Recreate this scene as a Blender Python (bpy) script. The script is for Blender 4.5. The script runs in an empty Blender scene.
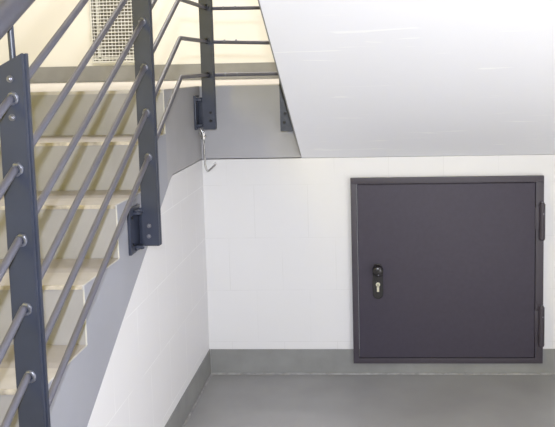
import bpy, bmesh, math, random
from mathutils import Vector, Matrix
random.seed(4)
C = bpy.context.scene.collection
SC = bpy.context.scene

# ------------------------------------------------------------------ materials
def new_mat(name):
    m = bpy.data.materials.new(name); m.use_nodes = True
    nt = m.node_tree; b = nt.nodes['Principled BSDF']
    return m, nt, b
def nd(nt, t, **k):
    n = nt.nodes.new(t)
    for a, v in k.items(): setattr(n, a, v)
    return n
def paint(name, col, rough=.5, metal=0., var=.04, scale=6., bump=.05, bscale=120., spec=.5, stretch=(1,1,1), coat=0.):
    """painted / powder coated surface: slight tonal variation plus fine surface texture"""
    m, nt, b = new_mat(name); L = nt.links.new
    tc = nd(nt, 'ShaderNodeTexCoord'); mp = nd(nt, 'ShaderNodeMapping'); mp.inputs['Scale'].default_value = stretch
    L(tc.outputs['Object'], mp.inputs['Vector'])
    n = nd(nt, 'ShaderNodeTexNoise'); n.inputs['Scale'].default_value = scale; n.inputs['Detail'].default_value = 6
    L(mp.outputs[0], n.inputs['Vector'])
    r = nd(nt, 'ShaderNodeValToRGB'); r.color_ramp.elements[0].position = .3; r.color_ramp.elements[1].position = .7
    r.color_ramp.elements[0].color = tuple(c*(1-var) for c in col)+(1,)
    r.color_ramp.elements[1].color = tuple(min(1, c*(1+var)) for c in col)+(1,)
    L(n.outputs['Fac'], r.inputs['Fac']); L(r.outputs['Color'], b.inputs['Base Color'])
    b.inputs['Roughness'].default_value = rough; b.inputs['Metallic'].default_value = metal
    b.inputs['Specular IOR Level'].default_value = spec; b.inputs['Coat Weight'].default_value = coat
    if bump:
        n2 = nd(nt, 'ShaderNodeTexNoise'); n2.inputs['Scale'].default_value = bscale; n2.inputs['Detail'].default_value = 3
        L(tc.outputs['Object'], n2.inputs['Vector'])
        bp = nd(nt, 'ShaderNodeBump'); bp.inputs['Strength'].default_value = bump; bp.inputs['Distance'].default_value = .002
        L(n2.outputs['Fac'], bp.inputs['Height']); L(bp.outputs[0], b.inputs['Normal'])
    return m

def block_wall(name, col, mortar, axis, shift, shz):
    """whitewashed masonry, 25 cm blocks in half bond, joints partly filled by paint"""
    m, nt, b = new_mat(name); L = nt.links.new
    tc = nd(nt, 'ShaderNodeTexCoord'); sp = nd(nt, 'ShaderNodeSeparateXYZ'); L(tc.outputs['Object'], sp.inputs[0])
    ax = nd(nt, 'ShaderNodeMath', operation='ADD'); ax.inputs[1].default_value = shift
    az = nd(nt, 'ShaderNodeMath', operation='ADD'); az.inputs[1].default_value = shz
    L(sp.outputs[axis], ax.inputs[0]); L(sp.outputs['Z'], az.inputs[0])
    cb = nd(nt, 'ShaderNodeCombineXYZ'); L(ax.outputs[0], cb.inputs[0]); L(az.outputs[0], cb.inputs[1])
    br = nd(nt, 'ShaderNodeTexBrick'); br.offset = .5; br.offset_frequency = 2; br.squash = 1; br.squash_frequency = 2
    br.inputs['Scale'].default_value = 1; br.inputs['Mortar Size'].default_value = .0016; br.inputs['Mortar Smooth'].default_value = .4
    br.inputs['Bias'].default_value = 0; br.inputs['Brick Width'].default_value = .25; br.inputs['Row Height'].default_value = .25
    L(cb.outputs[0], br.inputs['Vector'])
    n = nd(nt, 'ShaderNodeTexNoise'); n.inputs['Scale'].default_value = 5; n.inputs['Detail'].default_value = 4
    L(tc.outputs['Object'], n.inputs['Vector'])
    fade = nd(nt, 'ShaderNodeMapRange'); fade.inputs['From Min'].default_value = .36; fade.inputs['From Max'].default_value = .58
    L(n.outputs['Fac'], fade.inputs['Value'])
    mf = nd(nt, 'ShaderNodeMath', operation='MULTIPLY'); L(br.outputs['Fac'], mf.inputs[0]); L(fade.outputs[0], mf.inputs[1])
    tone = nd(nt, 'ShaderNodeTexNoise'); tone.inputs['Scale'].default_value = 3; tone.inputs['Detail'].default_value = 5
    L(tc.outputs['Object'], tone.inputs['Vector'])
    mx0 = nd(nt, 'ShaderNodeMix', data_type='RGBA'); mx0.inputs[6].default_value = tuple(c*.975 for c in col)+(1,)
    mx0.inputs[7].default_value = tuple(min(1, c*1.02) for c in col)+(1,); L(tone.outputs['Fac'], mx0.inputs[0])
    mx = nd(nt, 'ShaderNodeMix', data_type='RGBA'); L(mf.outputs[0], mx.inputs[0]); L(mx0.outputs[2], mx.inputs[6])
    mx.inputs[7].default_value = mortar+(1,)
    L(mx.outputs[2], b.inputs['Base Color']); b.inputs['Roughness'].default_value = .55; b.inputs['Specular IOR Level'].default_value = .3
    fine = nd(nt, 'ShaderNodeTexNoise'); fine.inputs['Scale'].default_value = 60; fine.inputs['Detail'].default_value = 4
    mpv = nd(nt, 'ShaderNodeMapping'); mpv.inputs['Scale'].default_value = (1, 1, .12)
    L(tc.outputs['Object'], mpv.inputs['Vector']); L(mpv.outputs[0], fine.inputs['Vector'])
    hh = nd(nt, 'ShaderNodeMath', operation='MULTIPLY_ADD'); hh.inputs[1].default_value = -1.2
    L(mf.outputs[0], hh.inputs[0])
    f2 = nd(nt, 'ShaderNodeMath', operation='MULTIPLY'); f2.inputs[1].default_value = .35; L(fine.outputs['Fac'], f2.inputs[0]); L(f2.outputs[0], hh.inputs[2])
    bp = nd(nt, 'ShaderNodeBump'); bp.inputs['Strength'].default_value = .25; bp.inputs['Distance'].default_value = .0015
    L(hh.outputs[0], bp.inputs['Height']); L(bp.outputs[0], b.inputs['Normal'])
    return m

def streaked(name, col, light, rough):
    """painted concrete with short trowel / scratch streaks running across it"""
    m, nt, b = new_mat(name); L = nt.links.new
    tc = nd(nt, 'ShaderNodeTexCoord'); mp = nd(nt, 'ShaderNodeMapping'); mp.inputs['Scale'].default_value = (2.6, 34, 34)
    mp.inputs['Rotation'].default_value = (0, .03, .02)
    L(tc.outputs['Object'], mp.inputs['Vector'])
    n = nd(nt, 'ShaderNodeTexNoise'); n.inputs['Scale'].default_value = 1.4; n.inputs['Detail'].default_value = 2; n.inputs['Distortion'].default_value = .6
    L(mp.outputs[0], n.inputs['Vector'])
    mr = nd(nt, 'ShaderNodeMapRange'); mr.inputs['From Min'].default_value = .67; mr.inputs['From Max'].default_value = .73
    L(n.outputs['Fac'], mr.inputs['Value'])
    mx = nd(nt, 'ShaderNodeMix', data_type='RGBA'); mx.inputs[6].default_value = col+(1,); mx.inputs[7].default_value = light+(1,)
    L(mr.outputs[0], mx.inputs[0]); L(mx.outputs[2], b.inputs['Base Color'])
    b.inputs['Roughness'].default_value = rough; b.inputs['Specular IOR Level'].default_value = .3
    n2 = nd(nt, 'ShaderNodeTexNoise'); n2.inputs['Scale'].default_value = 9; L(tc.outputs['Object'], n2.inputs['Vector'])
    ad = nd(nt, 'ShaderNodeMath', operation='MULTIPLY_ADD'); ad.inputs[1].default_value = .5
    L(mr.outputs[0], ad.inputs[0]); L(n2.outputs['Fac'], ad.inputs[2])
    bp = nd(nt, 'ShaderNodeBump'); bp.inputs['Strength'].default_value = .2; bp.inputs['Distance'].default_value = .003
    L(ad.outputs[0], bp.inputs['Height']); L(bp.outputs[0], b.inputs['Normal'])
    return m

M = {}
M['back'] = block_wall('white_block_back', (.725, .715, .72), (.66, .65, .65), 'X', -.236+2.5, -.908+2.5)
M['left'] = block_wall('white_block_left', (.755, .745, .765), (.88, .88, .89), 'Y', .177+5, -.908+2.5)  # joint colour lightened to paint in the light their edges catch
M['cream'] = paint('cream_wall', (.80, .785, .73), .6, var=.015, scale=2, bump=.08, bscale=60)
M['white'] = paint('white_wall', (.82, .81, .79), .6, var=.02, scale=2)
M['soffit'] = streaked('soffit_white', (.85, .85, .885), (.93, .93, .94), .5)
M['skirt'] = paint('grey_skirting', (.245, .245, .24), .45, var=.10, scale=9, bump=.1, bscale=70)
M['floor'] = paint('grey_floor_paint', (.30, .295, .295), .42, var=.09, scale=3.2, bump=.12, bscale=45, spec=.5)
M['bead'] = paint('sealant_bead', (.27, .265, .26), .5, var=.3, scale=30)
M['conc'] = paint('lavender_grey_stringer', (.335, .34, .385), .5, var=.04, scale=4, bump=.06)
M['fascia'] = paint('grey_fascia', (.385, .38, .40), .5, var=.06, scale=5, bump=.12, bscale=40)
M['riser'] = paint('riser_grey', (.305, .30, .33), .55, var=.07, scale=7, bump=.12, bscale=40)
M['tread'] = paint('tread_beige', (.36, .335, .35), .6, var=.07, scale=12, bump=.1)
M['nosing'] = paint('nosing_cream', (.45, .425, .43), .6, var=.08, scale=16, bump=.15, bscale=60)
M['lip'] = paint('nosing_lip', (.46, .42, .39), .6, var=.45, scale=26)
M['edge'] = paint('pale_edge_line', (.52, .51, .51), .6, var=.1, scale=30)
M['landing'] = paint('landing_floor', (.55, .52, .48), .6, var=.05, scale=6)
M['steel'] = paint('slate_steel_paint', (.032, .038, .062), .4, var=.12, scale=9, bump=.15, bscale=60, spec=.6)
M['rod'] = paint('slate_rod_paint', (.10, .098, .125), .4, var=.08, scale=9, bump=.1, bscale=80, spec=.6)
M['handrail'] = paint('slate_handrail_paint', (.075, .075, .10), .38, var=.08, scale=9, bump=.1, bscale=80, spec=.6)
M['weld'] = paint('bare_weld_bead', (.16, .165, .20), .28, metal=.5, var=.3, scale=80, bump=.6, bscale=180)
M['bolt'] = paint('steel_bolt', (.22, .22, .25), .3, metal=.7, var=.1, scale=60)
M['dbolt'] = paint('painted_bolt', (.012, .012, .016), .3, var=.1, scale=60)
M['door'] = paint('anthracite_door', (.052, .045, .064), .55, var=.05, scale=60, bump=.15, bscale=220, spec=.3)
M['dframe'] = paint('anthracite_frame', (.047, .039, .052), .5, var=.05, scale=60, bump=.15, bscale=220, spec=.5)
M['black'] = paint('black_plastic', (.012, .010, .011), .25, var=.1, scale=40, spec=.6)
M['hole'] = paint('black_recess', (.008, .007, .007), .6)
M['brass'] = paint('nickel_cylinder', (.80, .76, .60), .3, metal=.6, var=.1, scale=100)
M['chrome'] = paint('zinc_wire', (.42, .41, .40), .25, metal=.9, var=.2, scale=60)
M['gframe'] = paint('grille_frame', (.66, .66, .62), .4, var=.05)
M['gwire'] = paint('grille_wire', (.78, .78, .76), .4, var=.1, scale=20)
M['duct'] = paint('duct_inside', (.16, .15, .12), .7, var=.2, scale=8)

# ------------------------------------------------------------------ mesh helpers
def box(bm, x0, x1, y0, y1, z0, z1, bev=0., mtx=None):
    t = bmesh.new()
    bmesh.ops.create_cube(t, size=1)
    for v in t.verts:
        v.co = Vector(((x0+x1)/2+v.co.x*(x1-x0), (y0+y1)/2+v.co.y*(y1-y0), (z0+z1)/2+v.co.z*(z1-z0)))
    if bev: bmesh.ops.bevel(t, geom=t.edges[:], offset=bev, segments=2, affect='EDGES', profile=.7)
    if mtx: t.transform(mtx)
    merge(bm, t)
def merge(bm, t):
    me = bpy.data.meshes.new('tmp'); t.to_mesh(me); t.free(); bm.from_mesh(me); bpy.data.meshes.remove(me)
def cyl(bm, a, b, r, seg=16, r2=None, caps=True):
    a = Vector(a); b = Vector(b); d = b-a
    t = bmesh.new()
    bmesh.ops.create_cone(t, cap_ends=caps, segments=seg, radius1=r, radius2=r if r2 is None else r2, depth=d.length)
    t.transform(Matrix.Translation((a+b)/2) @ d.to_track_quat('Z', 'Y').to_matrix().to_4x4())
    merge(bm, t)
def ball(bm, c, r, sc=(1, 1, 1), jitter=0):
    t = bmesh.new(); bmesh.ops.create_uvsphere(t, u_segments=12, v_segments=8, radius=r)
    for v in t.verts:
        if jitter: v.co *= 1+random.uniform(-jitter, jitter)
        v.co = Vector((v.co.x*sc[0], v.co.y*sc[1], v.co.z*sc[2]))+Vector(c)
    merge(bm, t)
def prism(bm, pts, axis, a, b):
    """polygon in the plane across the axis, extruded from a to b"""
    def P(u, v, w):
        return {'X': (w, u, v), 'Y': (u, w, v), 'Z': (u, v, w)}[axis]
    lo = [bm.verts.new(P(u, v, a)) for u, v in pts]; hi = [bm.verts.new(P(u, v, b)) for u, v in pts]
    n = len(pts); bm.faces.new(lo); bm.faces.new(hi[::-1])
    for i in range(n): bm.faces.new((lo[i], hi[i], hi[(i+1) % n], lo[(i+1) % n]))
def sweep(bm, path, r, seg=12, bend=.02, nb=5):
    """round bar along a polyline, corners rounded"""
    P = [Vector(p) for p in path]; Q = [P[0]]
    for i in range(1, len(P)-1):
        a, b, c = P[i-1], P[i], P[i+1]; k = min(bend, (a-b).length*.45, (c-b).length*.45)
        p0 = b+(a-b).normalized()*k; p2 = b+(c-b).normalized()*k
        for j in range(nb+1):
            t = j/nb; Q.append((1-t)**2*p0+2*t*(1-t)*b+t*t*p2)
    Q.append(P[-1]); rings = []
    up = None
    for i, q in enumerate(Q):
        d = (Q[min(i+1, len(Q)-1)]-Q[max(i-1, 0)]).normalized()
        if up is None: up = d.orthogonal().normalized()
        up = (up-d*up.dot(d)).normalized(); s = d.cross(up)
        rings.append([bm.verts.new(q+(up*math.cos(2*math.pi*k/seg)+s*math.sin(2*math.pi*k/seg))*r) for k in range(seg)])
    for A, B in zip(rings, rings[1:]):
        for k in range(seg): bm.faces.new((A[k], A[(k+1) % seg], B[(k+1) % seg], B[k]))
    bm.faces.new(rings[0][::-1]); bm.faces.new(rings[-1])
def obj(name, bm, mat, parent=None, smooth=None):
    bmesh.ops.recalc_face_normals(bm, faces=bm.faces[:])
    me = bpy.data.meshes.new(name); bm.to_mesh(me); bm.free()
    o = bpy.data.objects.new(name, me); C.objects.link(o); me.materials.append(M[mat])
    if smooth:
        for p in me.polygons: p.use_smooth = True
        me.set_sharp_from_angle(angle=math.radians(smooth))
    if parent:
        o.parent = parent
        pm = Matrix.Identity(4); q = parent
        while q: pm = Matrix.Translation(q.location) @ pm; q = q.parent
        me.transform(pm.inverted())
    return o
def thing(name, label, cat, loc=(0, 0, 0), group=None):
    o = bpy.data.objects.new(name, None); C.objects.link(o); o.location = loc; o.empty_display_size = .1
    o['label'] = label; o['category'] = cat
    if group: o['group'] = group
    return o
def tag(o, label, cat, group=None):
    o['label'] = label; o['category'] = cat
    if group: o['group'] = group
def struct(name, bm, mat, label, cat):
    o = obj(name, bm, mat); o['kind'] = 'structure'; o['label'] = label; o['category'] = cat
    return o
def B(*a, **k):
    bm = bmesh.new(); box(bm, *a, **k); return bm

# ------------------------------------------------------------------ dimensions (metres; niche corner at 0,0,0)
XL, XR = -2.1, 1.95           # stairwell left wall, right wall
YR = -5.2                     # wall behind the viewer
YL = 2.2                      # landing back wall
ZC = 4.3
H, RISE, RUN, Y0 = 1.371, .169, .295, -.61
ZB = 1.034                    # landing slab underside
XS, SL = .464, .503           # free edge and slope of the upper flight

# ------------------------------------------------------------------ setting
struct('floor', B(XL-.2, XR+.2, YR-.2, 0, -.15, 0), 'floor', 'grey painted concrete floor in front of the niche', 'floor')
struct('wall_back', B(-.25, XR, 0, .2, -.15, ZB-.0045), 'back', 'white painted block wall behind the dark metal door', 'wall')
bm = bmesh.new()
def under(y): return 1.041-.568*(-.531-y) if y < -.531 else ZB
prism(bm, [(0, 0), (0, ZB-.0035), (-.535, ZB-.0035), (-.538, ZB-.001), (-2.362, 0)], 'X', -.15, 0)
struct('wall_left', bm, 'left', 'white painted block wall below the grey stair edge', 'wall')
struct('wall_landing', B(XL-.2, XR+.6, YL, YL+.2, H, ZC), 'cream', 'cream wall behind the stair landing', 'wall')
struct('wall_right', B(XR, XR+.2, YR, 0, 0, ZC), 'white', 'white wall right of the niche', 'wall')
struct('wall_rear', B(XL-.2, XR+.2, YR-.2, YR, 0, ZC), 'white', 'white wall opposite the niche', 'wall')
struct('wall_stairwell', B(XL-.2, XL, YR, YL, 0, ZC), 'cream', 'cream outer wall of the stairwell', 'wall')
struct('ceiling', B(XL-.2, XR+.6, YR, YL+.2, ZC, ZC+.15), 'white', 'white stairwell ceiling', 'ceiling')
struct('baseboard_back', B(.0055, XR, -.004, 0, .0, .122, bev=.0012), 'skirt', 'grey painted skirting under the dark metal door', 'baseboard')
struct('baseboard_left', B(0, .004, -2.1, -.0005, 0, .122, bev=.0012), 'skirt', 'grey painted skirting along the block wall under the stairs', 'baseboard')
struct('baseboard_landing', B(XL, XR+.4, YL-.012, YL, H+.0045, H+.122, bev=.003), 'skirt', 'grey skirting at the foot of the cream landing wall', 'baseboard')
bm = bmesh.new()
sweep(bm, [(XR, -.005, .002), (.006, -.005, .002), (.006, -2.1, .002)], .0055, seg=8)
struct('trim_1', bm, 'bead', 'pale sealant line where skirting meets the floor', 'trim')

# ------------------------------------------------------------------ landing
ld = thing('stair_landing', 'grey concrete stair landing slab with pale top, under the cream wall', 'landing', (0, 0, ZB))
bm = bmesh.new()
prism(bm, [(XL+.004, Y0+.004), (0, Y0+.004), (0, 0), (XR+.4, 0), (XR+.4, YL), (XL+.004, YL)], 'Z', ZB, H-.004)
prism(bm, [(Y0+.004, ZB), (-.539, ZB), (Y0+.004, under(Y0+.004))], 'X', XL+.004, 0)
o = obj('slab', bm, 'fascia', ld); o['label'] = 'grey painted slab edge'
bm = bmesh.new()
prism(bm, [(XL+.004, Y0+.13), (-.003, Y0+.13), (-.003, .003), (XR+.4, .003), (XR+.4, YL-.013), (XL+.004, YL-.013)], 'Z', H-.004, H)
o = obj('floor_covering', bm, 'landing', ld); o['label'] = 'pale landing floor'
o = obj('riser', B(XL+.004, -.003, Y0, Y0+.004, H-RISE+.0005, H-.012), 'riser', ld)
bm = bmesh.new(); box(bm, XL+.004, -.003, Y0-.004, Y0+.13, H-.004, H); box(bm, XL+.004, -.003, Y0-.004, Y0+.004, H-.012, H-.004)
o = obj('nosing', bm, 'nosing', ld); o['label'] = 'pale nosing strip'

# ------------------------------------------------------------------ lower flight (left)
fl = thing('stair_flight', 'lower concrete stair flight with grey risers, climbing on the left behind the railing', 'stairs', (-1, -1.8, 0))
N = 8
Yk = lambda k: Y0-RUN*k
Zk = lambda k: H-RISE*k
pts = [(Y0+.004, under(Y0+.004)), (Y0+.004, Zk(1)-.004)]
for k in range(1, N):
    pts += [(Yk(k)+.004, Zk(k)-.004), (Yk(k)+.004, Zk(k+1)-.004 if k < N-1 else 0)]
pts += [(-2.363, 0)]
bm = bmesh.new(); prism(bm, pts, 'X', XL+.004, 0)
o = obj('body', bm, 'conc', fl); o['label'] = 'lavender grey painted stair side'
for k in range(1, N):
    if True:
        zb = Zk(k+1) if k < N-1 else 0
        o = obj('riser', B(XL+.004, -.003, Yk(k), Yk(k)+.004, zb+.0005, Zk(k)-.012), 'riser', fl)
    t = obj('tread', B(XL+.004, -.003, Yk(k)+.13, Yk(k-1)+.0035, Zk(k)-.004, Zk(k)), 'tread', fl)
    bm = bmesh.new(); box(bm, XL+.004, -.003, Yk(k)+.004, Yk(k)+.13, Zk(k)-.004, Zk(k), bev=0)
    n = obj('nosing', bm, 'nosing', t); n['label'] = 'pale front strip of the tread'
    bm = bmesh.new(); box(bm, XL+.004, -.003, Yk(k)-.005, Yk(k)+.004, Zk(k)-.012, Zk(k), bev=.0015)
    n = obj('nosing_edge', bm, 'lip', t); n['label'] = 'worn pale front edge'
bm = bmesh.new()
for k in range(0, N):
    e = .0028
    zb = Zk(k+1) if k < N-1 else 0
    box(bm, -.003, .0006, Yk(k)-.001, Yk(k)+e, zb, Zk(k))
    if k: box(bm, -.003, .0006, Yk(k)+e, Yk(k-1)-.001, Zk(k)-e, Zk(k))
o = obj('paint_edge', bm, 'edge', fl); o['label'] = 'thin pale line along the stair side'

# ------------------------------------------------------------------ upper flight (its underside faces the viewer)
uf = thing('stair_flight', 'upper stair flight seen from below, smooth white sloping underside above the dark door', 'stairs', (1.2, -1.2, 1.4))
n2 = 8; r2 = SL*RUN; ys = -.02
pts = [(-.001, 1.0345), (-.001, H)]
pts = [(-.0005, 1.031), (-.0005, H), (ys, H)]
y, z = ys, H
for k in range(n2):
    z += r2; pts.append((y, z)); y -= RUN; pts.append((y, z))
ze = z
pts.append((YR+.004, ze)); pts.append((YR+.004, ze-.22))
yt = -(ze-.22-1.031)/SL
pts.append((yt, ze-.22))
bm = bmesh.new(); prism(bm, pts, 'X', XS, XR-.004)
o = obj('body', bm, 'soffit', uf)
q = .012; bm = bmesh.new()
prism(bm, [(-.004, 1.031+q), (-.004, 1.031+q+.25), (yt, ze-.22+q+.25), (yt, ze-.22+q)], 'X', XS-.007, XS-.0005)  # strip added only to draw a thin dark line beside the soffit edge
o = obj('dark_edge_strip', bm, 'skirt', uf); o['label'] = 'added dark strip drawing a thin line along the upper flight edge'

# ------------------------------------------------------------------ railing
rl = thing('stair_railing', 'slate grey steel stair railing with round bars and flat posts on the left', 'railing', (.06, -1.5, .4))
RX = .06; SLR = .537; YA, YBp, YC = -1.965, -1.03, -.092
zr = [.666, .812, .958, 1.105, 1.252, 1.397]
KY = -.565
def rz(j, y): return zr[j]+(y-YA)*SLR
POST = .0285                                      # half width
def post(name_y, xc, z0, z1, slant=.03, depth=.028, rot=0, bolts=(), welds=(), bmat='bolt'):
    y = name_y
    bm = bmesh.new()
    for a, b, xa, xb in ((0, .010, -POST, POST-.001), (.014, depth, -POST+.004, POST)):
        t = bmesh.new(); prism(t, [(xc+xa, z0), (xc+xb, z0), (xc+xb, z1), (xc+xa, z1-slant*(xb-xa)/(2*POST))], 'Y', y+a, y+b)
        bmesh.ops.recalc_face_normals(t, faces=t.faces[:])
        bmesh.ops.bevel(t, geom=t.edges[:], offset=.0012, segments=2, affect='EDGES'); merge(bm, t)
    box(bm, xc-POST+.008, xc+POST-.009, y+.009, y+.0145, z0+.003, z1-slant-.004)
    p = obj('post', bm, 'steel', rl, smooth=30)
    for bx, bz in bolts:
        t = bmesh.new(); cyl(t, (bx, y-.0005, bz), (bx, y-.002, bz), .0072, 14); cyl(t, (bx, y-.001, bz), (bx, y-.006, bz), .0045, 6); ball(t, (bx, y-.006, bz), .0032, (1, .5, 1))
        o = obj('bolt', t, bmat, p, smooth=30)
    for wz in welds:
        t = bmesh.new()
        ns, nr = 20, 8; G = []
        for q in range(ns):
            a = q/ns*2*math.pi; R0 = .0094+random.uniform(-.0008, .0008); r0 = .0030+.0016*max(0, math.sin(a+.5))+random.uniform(-.0004, .0007)
            G.append([t.verts.new((xc+.003+(R0+r0*math.cos(b))*math.cos(a), y-.0005+r0*math.sin(b), wz+(R0*1.12+r0*math.cos(b))*math.sin(a))) for b in [2*math.pi*i/nr for i in range(nr)]])
        for q in range(ns):
            for i in range(nr):
                t.faces.new((G[q][i], G[q][(i+1) % nr], G[(q+1) % ns][(i+1) % nr], G[(q+1) % ns][i]))
        o = obj('weld', t, 'weld' if y < -.5 else 'dbolt', p, smooth=60); o['label'] = 'weld bead around the bar'
    return p
def bracket(y, zc, hh=.075, wl=.065, x1=.075):
    """steel angle: one leg on the stair side, one behind the post, welded top and bottom"""
    bm = bmesh.new()
    box(bm, .001, .010, y-wl, y+.045, zc-hh, zc+hh, bev=.0015)
    box(bm, .010, x1, y+.0285, y+.038, zc-hh*.85, zc+hh*.85, bev=.0012)
    p = obj('bracket', bm, 'steel', rl, smooth=30)
    for s in (-1, 1):
        t = bmesh.new(); box(t, .010, .034, y-.030, y+.006, zc+s*(hh-.020)-.004, zc+s*(hh-.020)+.004, bev=.001)
        obj('gusset', t, 'steel', p, smooth=60)
        t = bmesh.new(); sweep(t, [(.013, y-.028, zc+s*(hh-.013)), (.022, y-.018, zc+s*(hh-.014)), (.031, y-.006, zc+s*(hh-.013))], .006, seg=8)
        for v in t.verts: v.co += Vector((random.uniform(-1, 1), random.uniform(-1, 1), random.uniform(-1, 1)))*.0012
        obj('weld', t, 'steel', p, smooth=60)
        t = bmesh.new(); cyl(t, (.010, y-wl*.7, zc+s*.045), (.0145, y-wl*.7, zc+s*.045), .006, 6)
        obj('bolt', t, 'dbolt', p, smooth=30)
W = lambda y: [rz(j, y) for j in range(6)]
zA = rz(5, YA)
post(YA-.014, .063, .36, 1.482, bolts=((.063, 1.352), (.063, 1.430), (.058, .44), (.058, .40)), welds=W(YA-.014))
post(YBp-.014, .0565, rz(0, YBp)-.302, rz(5, YBp)+.085, bolts=((.052, .934), (.050, .899)), welds=W(YBp-.014))
zc = [1.420+.1485*j for j in range(6)]
post(YC-.014, .0620, 1.178, zc[5]+.09, bolts=((.070, 1.252), (.070, 1.216)), welds=zc, slant=0, bmat='dbolt')
post(-.058, .404, 1.160, zc[5]+.09, bolts=((.399, 1.240), (.394, 1.200)), slant=0, bmat='dbolt')
bracket(YBp-.014, .925)
bracket(YA-.014, .435)
bracket(YC-.014, 1.254, hh=.076, wl=.026, x1=.06)
post(-2.82, .0600, .0, rz(5, -2.82)+.085)
# bracket behind the post at the upper flight
bm = bmesh.new(); box(bm, .385, .446, -.030, -.0225, 1.163, 1.29, bev=.001); box(bm, .385, .425, -.0225, -.001, 1.18, 1.28, bev=.001)
box(bm, .430, .450, -.052, -.030, 1.163, 1.18, bev=.001)
obj('bracket', bm, 'steel', rl)
for j in range(6):
    bm = bmesh.new()
    kink = KY+.006*j-.004
    sweep(bm, [(RX, -2.95, rz(j, -2.95)), (RX, kink, zc[j]-.002), (RX, YC, zc[j]), (RX, -.044, zc[j]), (.22, -.044, zc[j]-(0, .006, .002, .001, .002, .002)[j]), (.40, -.044, zc[j]-(0, .012, .003, .002, .003, .004)[j])], .0084, bend=.012)
    r = obj('rail_bar', bm, 'rod', rl, smooth=40)
    for wx in (.132, .185):                         # butt welds on the level run
        t = bmesh.new(); cyl(t, (wx-.004, -.044, zc[j]), (wx+.004, -.044, zc[j]), .0088, 12); obj('weld', t, 'weld', r, smooth=60)
hz = lambda y: 1.566+(y-YA)*SLR
bm = bmesh.new(); sweep(bm, [(RX, -3.0, hz(-3.0)), (RX, KY, hz(KY)), (RX, YC, hz(KY)+.01), (RX, -.03, hz(KY)+.01), (.42, -.03, hz(KY)+.01)], .0255, seg=24, bend=.06, nb=8)
hr = obj('handrail', bm, 'handrail', rl, smooth=40)
for y, zt in ((YA, 1.462), (YBp, rz(5, YBp)+.06), (-2.806, rz(5, -2.82)+.06)):
    bm = bmesh.new(); cyl(bm, (RX+.006, y-.002, zt), (RX+.004, y-.002, hz(y)-.018), .0065, 12)
    obj('handrail_support', bm, 'steel', rl, smooth=40)
bm = bmesh.new(); cyl(bm, (RX, YC-.002, zc[5]+.08), (RX, YC-.002, hz(KY)-.01), .0065, 12); obj('handrail_support', bm, 'steel', rl, smooth=40)
bm = bmesh.new(); cyl(bm, (.404, -.044, zc[5]+.08), (.404, -.032, hz(KY)-.01), .0065, 12); obj('handrail_support', bm, 'steel', rl, smooth=40)

# ------------------------------------------------------------------ wire hook below the corner bracket
hk = thing('wire_hook', 'thin zinc wire hook hanging below the corner post bracket of the railing', 'hook', (.012, -.06, 1.0))
bm = bmesh.new()
yy = -.056
sweep(bm, [(.002, yy-.004, 1.195), (.012, yy, 1.175), (.022, yy, 1.150), (.023, yy, 1.10), (.025, yy, 1.012), (.034, yy, .980), (.052, yy, .994), (.074, yy, 1.014), (.068, yy, 1.022)], .0042, seg=10, bend=.012)
obj('wire', bm, 'chrome', hk, smooth=60)
bm = bmesh.new(); sweep(bm, [(.006, yy, 1.185), (-.0+.004, yy-.006, 1.160), (.016, yy-.006, 1.148), (.027, yy-.006, 1.160), (.022, yy-.002, 1.185)], .0024, seg=10, bend=.008)
obj('wire_loop', bm, 'chrome', hk, smooth=60)
bm = bmesh.new()
cyl(bm, (.022, yy, 1.158), (.022, yy, 1.146), .0105, 6); cyl(bm, (.022, yy, 1.142), (.022, yy, 1.130), .0105, 6); cyl(bm, (.022, yy, 1.15), (.022, yy, 1.138), .006, 8)
ball(bm, (.014, yy, 1.146), .006); ball(bm, (.031, yy, 1.142), .005)
obj('clamp', bm, 'chrome', hk, smooth=40)

# ------------------------------------------------------------------ metal door in the back wall
DX0, DX1, DZ0, DZ1 = .686, 1.560, .062, .937
dr = thing('metal_hatch_door', 'dark anthracite low metal hatch door set in the white block wall', 'door', ((DX0+DX1)/2, -.009, DZ0))
bm = bmesh.new(); FW = .027
yb, yf = -.0045, -.028
for a in ((DX0, DX1, DZ1-FW, DZ1), (DX0, DX1, DZ0, DZ0+FW*.95), (DX0, DX0+FW, DZ0+FW*.95, DZ1-FW), (DX1-FW-.009, DX1, DZ0+FW*.95, DZ1-FW)):
    box(bm, a[0], a[1], yf, yb, a[2], a[3], bev=.0012)
obj('door_frame', bm, 'dframe', dr, smooth=30)
leaf = obj('door_leaf', B(DX0+FW+.0025, DX1-FW-.0115, yf+.002, yb-.004, DZ0+FW*.95+.0025, DZ1-FW-.0025, bev=.002), 'door', dr, smooth=30)
# rim step of the leaf
bm = bmesh.new()
x0, x1, z0, z1 = DX0+FW+.005, DX1-FW-.014, DZ0+FW*.95+.005, DZ1-FW-.005
box(bm, x0, x1, yf-.0045, yf+.0025, z0, z1, bev=.0022)
o = obj('face_panel', bm, 'door', leaf, smooth=30)
yF = yf-.0045
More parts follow.
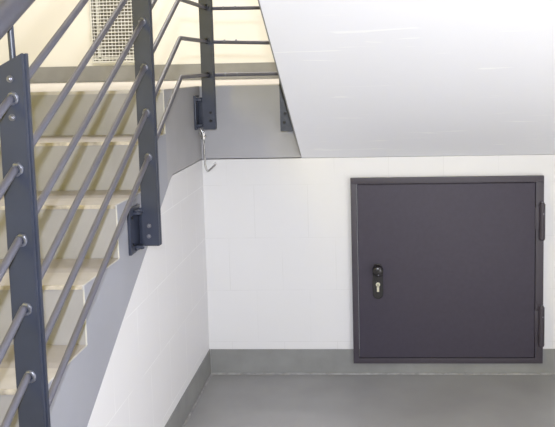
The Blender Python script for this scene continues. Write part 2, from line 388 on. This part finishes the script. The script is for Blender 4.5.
# handle set
hx, hz0, hz1 = .805, .374, .540
def stadium(x, za, zb, w, n=16):
    P = []
    for i in range(n+1):
        a = math.pi*i/n; P.append((x+w*math.cos(a), zb-w+w*math.sin(a)))
    for i in range(n+1):
        a = math.pi+math.pi*i/n; P.append((x+w*math.cos(a), za+w+w*math.sin(a)))
    return P
bm = bmesh.new(); prism(bm, stadium(hx, hz0, hz1, .0235), 'Y', yF-.008, yF-.0002)
bmesh.ops.bevel(bm, geom=[e for e in bm.edges if all(v.co.y < yF-.004 for v in e.verts)], offset=.003, segments=3, affect='EDGES')
es = obj('handle_plate', bm, 'black', dr, smooth=50); es['label'] = 'black rounded handle plate'
bm = bmesh.new(); prism(bm, stadium(hx, hz0+.004, hz1-.004, .0195), 'Y', yF-.0085, yF-.0079)
o = obj('plate_inlay', bm, 'black', es)
bm = bmesh.new(); cyl(bm, (hx, yF-.008, .518), (hx, yF-.030, .518), .015, 20)
cyl(bm, (hx, yF-.030, .516), (hx, yF-.050, .514), .026, 28, r2=.0235); ball(bm, (hx, yF-.050, .514), .0235, (1, .25, 1))
kn = obj('door_knob', bm, 'black', dr, smooth=40); kn['label'] = 'black round knob'
bm = bmesh.new(); cyl(bm, (hx+.003, yF-.0565, .500), (hx+.003, yF-.0535, .500), .003, 10); obj('knob_screw', bm, 'bolt', kn)
kh = bmesh.new()
cyl(kh, (hx, yF-.0075, .444), (hx, yF-.0125, .444), .0098, 20); box(kh, hx-.0052, hx+.0052, yF-.0125, yF-.0075, .410, .444, bev=.001)
o = obj('lock_cylinder', kh, 'brass', dr, smooth=40); o['label'] = 'pale metal lock cylinder'
bm = bmesh.new(); box(bm, hx-.001, hx+.001, yF-.0135, yF-.012, .439, .449); obj('key_slot', bm, 'hole', o)
# hinges
for za, zb in ((.640, .818), (.142, .340)):
    hxh = 1.550
    bm = bmesh.new()
    L = zb-za; cuts = [za, za+.26*L, zb-.02*L, zb]
    cyl(bm, (hxh, yf-.012, za+.012), (hxh, yf-.012, za+.28*L), .0135, 20)
    cyl(bm, (hxh, yf-.012, za+.285*L), (hxh, yf-.012, zb-.008), .0135, 20)
    cyl(bm, (hxh, yf-.012, za+.27*L), (hxh, yf-.012, za+.295*L), .0105, 20)
    ball(bm, (hxh, yf-.012, za+.012), .0130, (1, 1, .8)); cyl(bm, (hxh, yf-.012, zb-.008), (hxh, yf-.012, zb), .0115, 20, r2=.009)
    box(bm, hxh-.030, hxh-.004, yf-.008, yf-.0005, za+.30*L, zb-.12*L, bev=.001)
    h = obj('hinge', bm, 'dframe', dr, smooth=40)
    t = bmesh.new()
    cyl(t, (hxh+.004, yf-.0245, zb-.05), (hxh+.004, yf-.026, zb-.05), .003, 8)
    cyl(t, (hxh, yf-.012, zb), (hxh, yf-.012, zb+.0025), .0065, 12)
    obj('hinge_pin', t, 'bolt', h)

# ------------------------------------------------------------------ ventilation grille on the landing wall
GX0, GX1, GZ0, GZ1 = -1.300, -.905, 1.515, 2.45
gr = thing('ventilation_grille', 'pale wire mesh ventilation grille high on the cream landing wall', 'vent', ((GX0+GX1)/2, YL, GZ0))
bm = bmesh.new(); w = .014
for a in ((GX0, GX1, GZ0, GZ0+w), (GX0, GX1, GZ1-w, GZ1), (GX0, GX0+w, GZ0+w, GZ1-w), (GX1-w, GX1, GZ0+w, GZ1-w)):
    box(bm, a[0], a[1], YL-.022, YL-.0005, a[2], a[3], bev=.003)
obj('grille_frame', bm, 'gframe', gr, smooth=30)
obj('back_panel', B(GX0+w, GX1-w, YL-.004, YL-.0005, GZ0+w, GZ1-w), 'duct', gr)
bm = bmesh.new()
box(bm, GX0+w+.030, GX0+w+.052, YL-.010, YL-.004, GZ0+w, GZ1-w, bev=.001)
box(bm, GX0+w, GX1-w, YL-.010, YL-.004, GZ0+w+.012, GZ0+w+.030, bev=.001)
obj('inner_rim', bm, 'gframe', gr)
bm = bmesh.new()
x = GX0+w+.012
while x < GX1-w: cyl(bm, (x, YL-.016, GZ0+w*.6), (x, YL-.016, GZ1-w*.6), .0026, 6); x += .0262
z = GZ0+w+.012
while z < GZ1-w: cyl(bm, (GX0+w*.6, YL-.0195, z), (GX1-w*.6, YL-.0195, z), .0034, 6); z += .0248
obj('wire_mesh', bm, 'gwire', gr)

# ------------------------------------------------------------------ lights
def area(name, loc, target, size, power, col, sy=None):
    l = bpy.data.lights.new(name, 'AREA'); l.energy = power; l.color = col; l.size = size
    if sy: l.shape = 'RECTANGLE'; l.size_y = sy
    o = bpy.data.objects.new(name, l); C.objects.link(o); o.location = loc
    o.rotation_euler = (Vector(target)-Vector(loc)).to_track_quat('-Z', 'Y').to_euler()
    return o
area('camera_flash', (.80, -3.53, 1.60), (.65, 0, .9), .035, 55, (.885, .925, 1.0))
area('stairwell_lamp', (-1.85, -3.5, 2.35), (-.3, -.9, 1.0), 1.0, 46, (1, .80, .05), sy=1.2)
area('landing_lamp', (-.3, 1.0, ZC-.05), (-.3, 2.2, 1.6), 1.2, 118, (1, .95, .93), sy=.5)
area('soffit_fill_light', (XR-.03, -1.75, .55), (.7, -.9, 1.3), 1.7, 22, (.97, .96, 1.0), sy=.9)  # added unseen fill that brightens the soffit, not a known lamp
w = bpy.data.worlds.new('world'); SC.world = w; w.use_nodes = True
w.node_tree.nodes['Background'].inputs[0].default_value = (1, .97, .93, 1); w.node_tree.nodes['Background'].inputs[1].default_value = .0

# ------------------------------------------------------------------ camera
cam = bpy.data.cameras.new('camera'); co = bpy.data.objects.new('camera', cam); C.objects.link(co); SC.camera = co
yaw, pitch, roll, f = .0542957507, .102531651, -.0205300118, 768.891583
fw = Vector((-math.sin(yaw)*math.cos(pitch), math.cos(yaw)*math.cos(pitch), -math.sin(pitch)))
r = Vector((math.cos(yaw), math.sin(yaw), 0)); u = r.cross(fw)
rr = r*math.cos(roll)+u*math.sin(roll); uu = -r*math.sin(roll)+u*math.cos(roll)
m = Matrix((rr, uu, -fw)).transposed().to_4x4(); m.translation = Vector((.796851838, -3.50506469, 1.43779338))
co.matrix_world = m
cam.sensor_width = 36; cam.sensor_fit = 'HORIZONTAL'; cam.lens = f/555*36
cam.shift_x = -55.0593/555; cam.shift_y = -65.8788/555
cam.clip_start = .02

vs = SC.view_settings
vs.view_transform = 'Standard'; vs.look = 'None'; vs.gamma = 1; vs.use_curve_mapping = False; vs.exposure = 0.0
